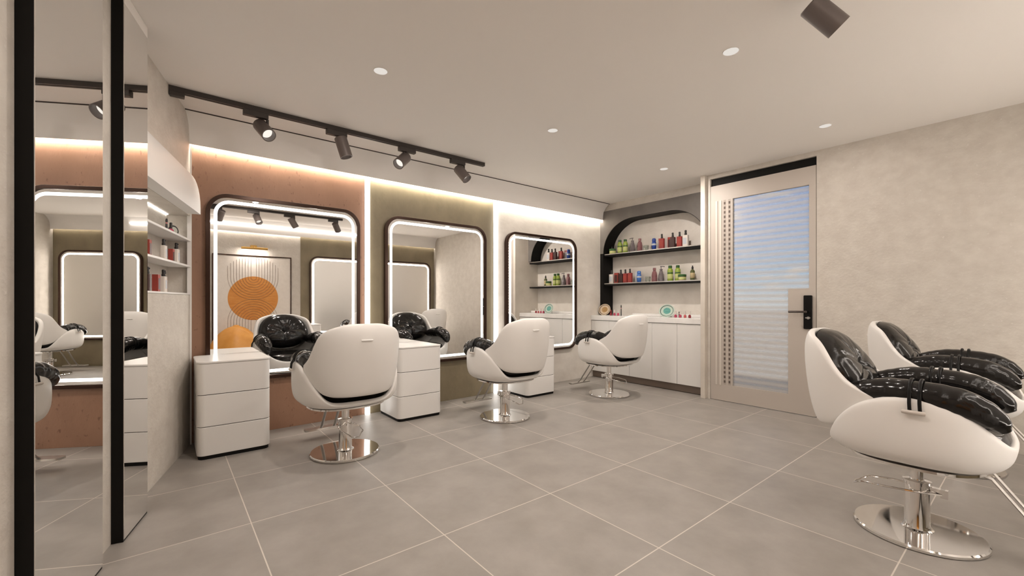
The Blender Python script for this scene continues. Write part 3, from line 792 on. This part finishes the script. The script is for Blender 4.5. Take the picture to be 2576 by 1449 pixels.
U = [('tall', 4.030, 'small olive bottle at the left end of the upper niche shelf, behind the jar', .62, 5.20),
     ('gjar', 3.966, 'wide jar with green lid at the left end of the upper niche shelf', 1, 5.135),
     ('green', 3.856, 'green bottle with dark cap on the upper niche shelf, next to the wide jar', 1, 5.16),
     ('green', 3.761, 'green bottle with dark cap on the upper niche shelf, next to the grey pump bottle', 1, 5.16),
     ('pump', 3.640, 'grey ribbed pump bottle on the upper niche shelf', 1, 5.16),
     ('mauve', 3.520, 'mauve ribbed bottle on the upper niche shelf', 1, 5.16),
     ('jar', 3.422, 'small grey-green jar on the upper niche shelf, right of the mauve bottle', 1, 5.16),
     ('blue', 3.297, 'dark blue bottle on the upper niche shelf', 1, 5.16),
     ('box:pink', 3.215, 'pale pink carton on the upper niche shelf, right of the blue bottle', 1, 5.20),
     ('spray:red', 3.160, 'red spray bottle on the upper niche shelf, in front of the pink carton', 1, 5.13),
     ('box:red', 3.075, 'red carton on the upper niche shelf, left of the dark bottle', 1, 5.20),
     ('spray:black', 3.010, 'dark brown spray bottle on the upper niche shelf', 1, 5.14),
     ('spray:red', 2.920, 'red spray bottle on the upper niche shelf, left of the white one', 1, 5.15),
     ('spray:white', 2.838, 'white spray bottle at the right end of the upper niche shelf', 1.06, 5.15)]
Lw = [('spray:white', 4.008, 'white spray bottle at the left end of the lower niche shelf', .98, 5.16),
      ('box:red', 3.918, 'red carton on the lower niche shelf, right of the white bottle', 1, 5.17),
      ('spray:black', 3.830, 'dark brown spray bottle on the lower niche shelf', .98, 5.15),
      ('spray:red', 3.752, 'red spray bottle on the lower niche shelf, beside the dark bottle', .98, 5.15),
      ('spray:red', 3.674, 'red spray bottle on the lower niche shelf, beside the pale carton', 1, 5.15),
      ('box:white', 3.578, 'pale carton on the lower niche shelf, left of the blue bottle', 1, 5.20),
      ('blue:light', 3.518, 'bright blue bottle on the lower niche shelf', 1, 5.14),
      ('jar', 3.390, 'small grey-green jar on the lower niche shelf, left of the mauve bottle', 1, 5.16),
      ('mauve', 3.290, 'mauve ribbed bottle on the lower niche shelf', 1.03, 5.16),
      ('pump', 3.190, 'grey ribbed pump bottle on the lower niche shelf', 1.0, 5.16),
      ('green', 3.058, 'green bottle with dark cap on the lower niche shelf, right of the grey pump bottle', 1.03, 5.16),
      ('green', 2.962, 'green bottle with dark cap on the lower niche shelf, behind the wide jar', 1.03, 5.18),
      ('gjar', 2.868, 'wide jar with green lid on the lower niche shelf', 1, 5.12),
      ('tall', 2.752, 'slim dark olive bottle at the right end of the lower niche shelf', .92, 5.16)]
for lst, z, g in ((U, 1.7925, GU), (Lw, 1.3625, GL)):
    for k, y, lab, s, x in lst:
        bottle(k, (x, y, z), lab, g, 'jar' if 'jar' in k else 'carton' if 'box' in k else 'bottle', (PI/2 if False else 0) if k != 'pump' else (PI if g == GL else 0), s)

# worktop ornaments
def plate(loc, c1, c2, label):
    t = thing('display_plate', label, 'plate', loc, 0, 'oval plates on the worktop')
    tilt = math.radians(14)
    def pp(r, y): return r
    def loop(mb, prof, m, nm):
        b = MB(); b.lathe([(r, z) for r, z in prof], (0, 0, 0), 40, None, 1.28, 1.0, cap=False)
        R = Matrix.Rotation(-PI/2-tilt, 3, 'Y') if False else Matrix.Rotation(-(PI/2-tilt), 3, 'Y')
        vs = []
        for v in b.v:
            p = Vector((v[1], v[0], v[2]))       # long axis along Y
            q = R @ p; vs.append((q.x, q.y, q.z+.079))
        b.v = vs; build(nm, b, m, t, smooth=50)
    loop(None, [(0, 0), (.050, 0), (.082, .010), (.084, .013), (.078, .0125), (.050, .004), (0, .004)], c1, 'dish')
    loop(None, [(.066, .0085), (.067, .0105), (.072, .0120), (.071, .0085), (.066, .0085)], 'b_cap', 'dark_ring')
    loop(None, [(0, .0045), (.038, .0045), (.040, .0050), (0, .0056)], c2, 'centre_motif')
    b = MB().tube([(.035, -.04, .0), (.020, -.04, .012), (.045, -.03, .07)], .003, 6); b.tube([(.035, .04, .0), (.020, .04, .012), (.045, .03, .07)], .003, 6)
    build('stand', b, 'b_cap', t)
    return t
M['p_cream'] = mat('p_cream', (.62, .50, .36), .35); M['p_tan'] = mat_noise('p_tan', (.30, .17, .06), (.48, .30, .13), 40, .4, 0)
M['p_mint'] = mat('p_mint', (.48, .60, .52), .35); M['p_teal'] = mat_noise('p_teal', (.06, .25, .22), (.15, .42, .36), 40, .4, 0)
plate((5.00, 4.000, .895), 'p_cream', 'p_tan', 'oval cream and tan plate standing on the worktop by the mirror wall')
plate((5.00, 3.005, .895), 'p_mint', 'p_teal', 'oval mint and teal plate standing on the worktop nearer the door')
M['polish'] = mat('polish_pink', (.48, .06, .12), .15, 0, .5); M['polish2'] = mat('polish_coral', (.55, .12, .12), .15, 0, .5); M['polish3'] = mat('polish_red', (.28, .02, .03), .15, 0, .5)
M['clearcap'] = mat('pale_cap', (.68, .62, .57), .2)
def polish(loc, m, cap, label, g):
    t = thing('nail_polish', label, 'nail polish', loc, 0, g)
    build('bottle', MB().lathe([(.014, 0), (.0165, .004), (.0165, .028), (.008, .036), (.008, .038)], (0, 0, 0), 16), m, t)
    build('cap', MB().lathe([(.009, .0385), (.008, .078), (.006, .080), (0, .080)], (0, 0, 0), 12), cap, t)
GN = 'nail polish bottles on the worktop'
polish((4.97, 3.868, .895), 'polish3', 'b_red', 'dark red nail polish beside the cream plate', GN)
polish((4.985, 3.818, .895), 'polish', 'clearcap', 'pink nail polish on the worktop, left of the pair by the brush', GN)
polish((4.985, 3.756, .895), 'polish', 'clearcap', 'pink nail polish on the worktop, closest to the upright brush', GN)
polish((4.985, 2.880, .895), 'polish', 'clearcap', 'pink nail polish nearest the mint plate', GN)
polish((4.985, 2.818, .895), 'polish', 'clearcap', 'pink nail polish second from the mint plate', GN)
polish((4.985, 2.755, .895), 'polish2', 'clearcap', 'coral nail polish third from the mint plate', GN)
polish((4.985, 2.695, .895), 'polish3', 'clearcap', 'deep red nail polish at the right end of the worktop row', GN)
def stick(loc, h, label):
    t = thing('makeup_brush', label, 'brush', loc, 0, None)
    build('handle', MB().lathe([(.006, 0), (.007, .004), (.006, h*.6), (.005, h*.62)], (0, 0, 0), 12), 'b_cap', t)
    build('ferrule', MB().lathe([(.0055, h*.6201), (.006, h*.72)], (0, 0, 0), 12), 'b_pink', t)
    build('bristles', MB().lathe([(.006, h*.7201), (.0075, h*.82), (.005, h*.95), (0, h)], (0, 0, 0), 12), 'b_cap', t)
stick((4.985, 3.704, .895), .155, 'dark upright brush on the worktop right of the pink nail polish')
stick((5.03, 2.858, .895), .075, 'short dark brush standing among the nail polishes by the mint plate')

# items on the left recess shelves
def lput(kind, t, o, z, lab, s=1, cat='bottle'):
    p = LP(t, o, z); bottle(kind, p, lab, 'products on the left recess shelves', cat, -math.radians(14.6)+PI, s)
lput('box:red', .150, -.05, 1.3732, 'red carton at the left end of the middle recess shelf, by the mirror panel', .66, 'carton')
lput('spray:white', .445, -.05, 1.3732, 'white spray bottle alone on the middle recess shelf', .72)
lput('box:red', .610, -.05, 1.3732, 'red and dark carton in the middle recess shelf row', .62, 'carton')
lput('spray:white', .745, -.055, 1.3732, 'white spray bottle on the middle recess shelf, beside the red bottle', .78)
lput('spray:red', .825, -.075, 1.3732, 'red spray bottle at the right end of the middle recess shelf', .72)
lput('spray:black', .145, -.05, 1.1603, 'dark spray bottle at the left end of the lower recess shelf, by the mirror panel', .75)
lput('box:red', .300, -.05, 1.1603, 'red and dark carton on the lower recess shelf', .72, 'carton')
lput('spray:white', .440, -.05, 1.1603, 'white spray bottle on the lower recess shelf', .76)
lput('spray:red', .525, -.07, 1.1603, 'red spray bottle on the lower recess shelf', .72)
p = LP(.70, -.06, 1.5722)
t = thing('round_palette', 'small round black make-up palette standing on the upper recess shelf', 'palette', p, -math.radians(14.6))
build('case', MB().lathe([(0, -.006), (.036, -.006), (.038, 0), (.036, .006), (0, .006)], (0, 0, .0385), 28, (1, -.6, .12)), 'black', t)
build('pan', MB().lathe([(0, 0), (.026, 0), (.026, .001), (0, .0012)], (0.0052, -.0032, .0392), 24, (1, -.6, .12)), 'b_jar', t)
p = LP(.60, -.05, 1.5722)
polish(p, 'polish', 'b_cap', 'pink nail polish on the upper recess shelf', 'make-up on the upper recess shelf')
p = LP(.545, -.06, 1.5722)
stick(p, .10, 'thin dark brush standing on the upper recess shelf')

# ================================================================== track lights and downlights
def rail(x0, x1, y, label):
    t = thing('track_rail', label, 'track', ((x0+x1)/2, y, 2.5195)); h = (x1-x0)/2
    b = MB().box(-h, h, -.018, -.004, -.034, 0); b.box(-h, h, .004, .018, -.034, 0); b.box(-h, h, -.006, .006, -.012, 0)
    build('rail', b, 'rail', t, smooth=0)
    build('feed_box', MB().box(-h, -h+.085, -.024, .024, -.062, -.0345), 'rail', t, smooth=30, bevel=.004)
    build('end_stop', MB().box(h, h+.008, -.018, .018, -.034, 0), 'rail', t, smooth=0)
def spot(loc, d, label, group, mount_dx=-.05):
    t = thing('track_spotlight', label, 'spotlight', loc, 0, group)
    d = Vector(d).normalized()
    build('adapter', MB().box(-.085+mount_dx, .075+mount_dx, -.021, .021, -.074, -.0345), 'rail', t, smooth=30, bevel=.003)
    piv = Vector((0.02, 0, -.105))
    build('stem', MB().tube([(0.02, 0, -.0742), (0.02, 0, -.112)], .010, 10), 'rail', t)
    c0 = Vector((0.0, 0, -.155)) - d*.082
    b = MB().lathe([(0, 0), (.044, 0), (.049, .005), (.049, .165), (.042, .165), (.041, .115), (0, .115)], tuple(c0), 32, d)
    body = build('lamp_body', b, 'graphite', t, smooth=35)
    build('lens', MB().lathe([(0, .1155), (.040, .1155), (.040, .119), (0, .121)], tuple(c0), 28, d), 'lens', t, smooth=30)
    ld = bpy.data.lights.new('spot_light', 'SPOT'); ld.energy = P_SPOT; ld.color = WARM; ld.spot_size = math.radians(75); ld.spot_blend = 0.9; ld.shadow_soft_size = 0.035
    lo = bpy.data.objects.new('spot_light', ld); COL.objects.link(lo); lo.parent = t
    lo.location = c0+d*.168; lo.rotation_euler = d.to_track_quat('-Z', 'Y').to_euler()
    return t
rail(0.012, 2.545, 3.60, 'dark ceiling track running above the copper and olive panels')
GS = 'cylindrical track spotlights'
spot((.566, 3.60, 2.5195), (.24, -.70, -.62), 'first dark cylindrical spotlight on the mirror-side track, at its left end', GS)
spot((1.138, 3.60, 2.5195), (.26, -.12, -.93), 'second dark spotlight from the left on the mirror-side track, aimed nearly straight down', GS)
spot((1.655, 3.60, 2.5195), (-.64, -.42, -.62), 'third dark spotlight from the left on the mirror-side track, its lens turned to the camera', GS, .05)
spot((2.290, 3.60, 2.5195), (.28, -.55, -.72), 'last dark spotlight on the mirror-side track, at its right end', GS)
rail(-.35, 2.37, .60, 'dark ceiling track on the camera side, seen only in the mirrors')
spot((.62, .60, 2.5195), (-.2, -.5, -.75), 'first spotlight on the camera-side track, seen only in the mirrors', GS)
spot((1.10, .60, 2.5195), (.15, .65, -.7), 'second spotlight on the camera-side track, lens visible in the copper-panel mirror', GS)
spot((1.60, .60, 2.5195), (.5, -.1, -.8), 'third spotlight on the camera-side track, seen only in the mirrors', GS)
spot((2.275, .605, 2.5195), (.494, -.523, -.694), 'dark spotlight cut by the top edge of the photo, on the camera-side track', GS)
DL = [(1.032, 2.555), (2.507, 2.548), (4.168, 2.543), (2.504, 1.108), (4.162, 1.10), (1.0, 1.105)]  # last one is unseen, added to brighten the room
dn = ['above the first two chairs, left of the ceiling middle', 'in the middle of the ceiling before the second mirror', 'nearest the arched niche', 'nearest the top-right spotlight', 'nearest the plain right wall', 'added out of view as fill light']
for (x, y), s_ in zip(DL, dn):
    if 'out of' in s_:
        pass
    t = thing('ceiling_downlight', 'small round recessed ceiling downlight %s' % s_, 'downlight', (x, y, ZC), 0, 'recessed downlights')
    build('trim_ring', MB().lathe([(.0405, -.0005), (.0405, -.0025), (.0435, -.003), (.044, -.0005)], (0, 0, 0), 32), 'soffit', t, smooth=40)
    build('lens', MB().lathe([(0, -.0005), (.040, -.0005), (.040, -.0022), (0, -.0022)], (0, 0, 0), 28), 'down_lens', t, smooth=30)
    ld = bpy.data.lights.new('downlight', 'AREA'); ld.shape = 'DISK'; ld.size = .07; ld.energy = (P_DOWN_N if x > 4 else P_DOWN) if y > 2 else (P_DOWN_B if x > 2 else P_DOWN_FILL); ld.color = WARM
    lo = bpy.data.objects.new('downlight', ld); COL.objects.link(lo); lo.parent = t; lo.location = (0, 0, -.006)

# ================================================================== opposite wall, seen in the mirrors
t = thing('framed_picture', 'framed abstract picture of an orange disc and thin arched lines, seen in the copper-panel mirror', 'picture', (1.205, YB+.0005, 1.15))
fn = lambda p, q, a: (p, a, q)
pw, ph = .605, .755
build('frame', MB().frame([(-pw, -ph), (pw, -ph), (pw, ph), (-pw, ph)], [(-pw+.018, -ph+.018), (pw-.018, -ph+.018), (pw-.018, ph-.018), (-pw+.018, ph-.018)], 0, .03, fn), 'brown_black', t, smooth=0)
build('canvas', MB().prism([(-pw+.0185, -ph+.0185), (pw-.0185, -ph+.0185), (pw-.0185, ph-.0185), (-pw+.0185, ph-.0185)], .004, .016, fn), 'canvas', t, smooth=0)
build('orange_disc', MB().prism([(.385*math.cos(2*PI*i/72), .385*math.sin(2*PI*i/72)) for i in range(72)], .0163, .018, fn), 'orange', t, smooth=0)
b = MB()
def strip(pts, w=.004, y0=.0183, y1=.0195):
    m = len(pts); L = []; R_ = []
    for i, (p, q) in enumerate(pts):
        a = pts[max(i-1, 0)]; c = pts[min(i+1, m-1)]; tx, tz = c[0]-a[0], c[1]-a[1]; l = math.hypot(tx, tz)
        L.append((p-tz/l*w/2, q+tx/l*w/2)); R_.append((p+tz/l*w/2, q-tx/l*w/2))
    vs = [(p, y, q) for y in (y0, y1) for pr in zip(L, R_) for p, q in pr]
    fs = []
    for i in range(m-1):
        k = 2*i; o = 2*m
        fs += [(k, k+1, k+3, k+2), (o+k, o+k+2, o+k+3, o+k+1), (k, k+2, o+k+2, o+k), (k+1, o+k+1, o+k+3, k+3)]
    b.add(vs, fs)
for i in range(9):
    r = .04+.043*i
    zc = .36; pts = [(-r, zc+.36*(1-(i/9.5)**2)**.5 - .0)] + [(-r*math.cos(PI*k/28), zc-r*math.sin(PI*k/28)) for k in range(29)] + [(r, zc+.36*(1-(i/9.5)**2)**.5)]
    strip(pts)
    zc = -.40; pts = [(-r, -.70)] + [(-r*math.cos(PI*k/28), zc+r*math.sin(PI*k/28)) for k in range(29)] + [(r, -.70)]
    strip(pts)
build('arched_lines', b, 'line', t, smooth=0)
t = thing('picture_light', 'brass picture light above the orange disc picture, seen in the copper-panel mirror', 'picture light', (1.205, YB+.0005, 2.055))
build('back_plate', MB().prism(rrect(-.05, .05, -.03, .03, .01, 4), 0, .02, fn), 'gold', t, smooth=30)
build('arm', MB().tube([(0, .02, 0), (0, .09, -.005), (0, .12, -.03)], .008, 10), 'gold', t)
build('shade', MB().tube([(-.20, .13, -.035), (.20, .13, -.035)], .020, 16), 'gold', t, smooth=40)
ld = bpy.data.lights.new('picture_lamp', 'AREA'); ld.shape = 'RECTANGLE'; ld.size = .36; ld.size_y = .02; ld.energy = 1.2; ld.color = WARM
lo = bpy.data.objects.new('picture_lamp', ld); COL.objects.link(lo); lo.parent = t; lo.location = (0, .125, -.060); lo.rotation_euler = (math.radians(-24), 0, 0)
# bean bag
t = thing('bean_bag', 'ochre leather bean bag on the floor under the orange picture, seen in the copper-panel mirror', 'bean bag', (.88, -.14, 0), .5)
def bag(u, v):
    th = 2*PI*u; z = .69*v; r = interp(v, [(0, .30), (.05, .37), (.2, .415), (.4, .41), (.55, .37), (.7, .315), (.82, .25), (.91, .18), (.97, .10), (1, .03)])
    r *= 1+.045*math.sin(6*th)*(.3+v)*(1-v*.5)
    return (r*math.cos(th)*.98, r*math.sin(th)*.88-.05*v, z+.004)
b = MB(); b.grid(bag, 48, 24, True); b.f += [tuple(i*24 for i in range(47, -1, -1)), tuple(i*24+23 for i in range(48))]
build('bag_body', b, 'beanbag', t, smooth=180)
build('top_knot', MB().lathe([(.05, -.012), (.045, .004), (.03, .014), (0, .018)], (0, -.05, .69), 16), 'beanbag', t, smooth=180)
# light line along the opposite soffit face, visible in the mirrors
t = thing('soffit_light_line', 'thin light line along the soffit of the opposite wall, seen in the mirrors', 'strip light', (1.3, YB+.085, 2.425))
build('line_lens', MB().box(-2.3, 2.3, .0, .012, -.010, .010), mat_emit('soft_line', (1, .91, .83), E_LINE_B), t, smooth=0)
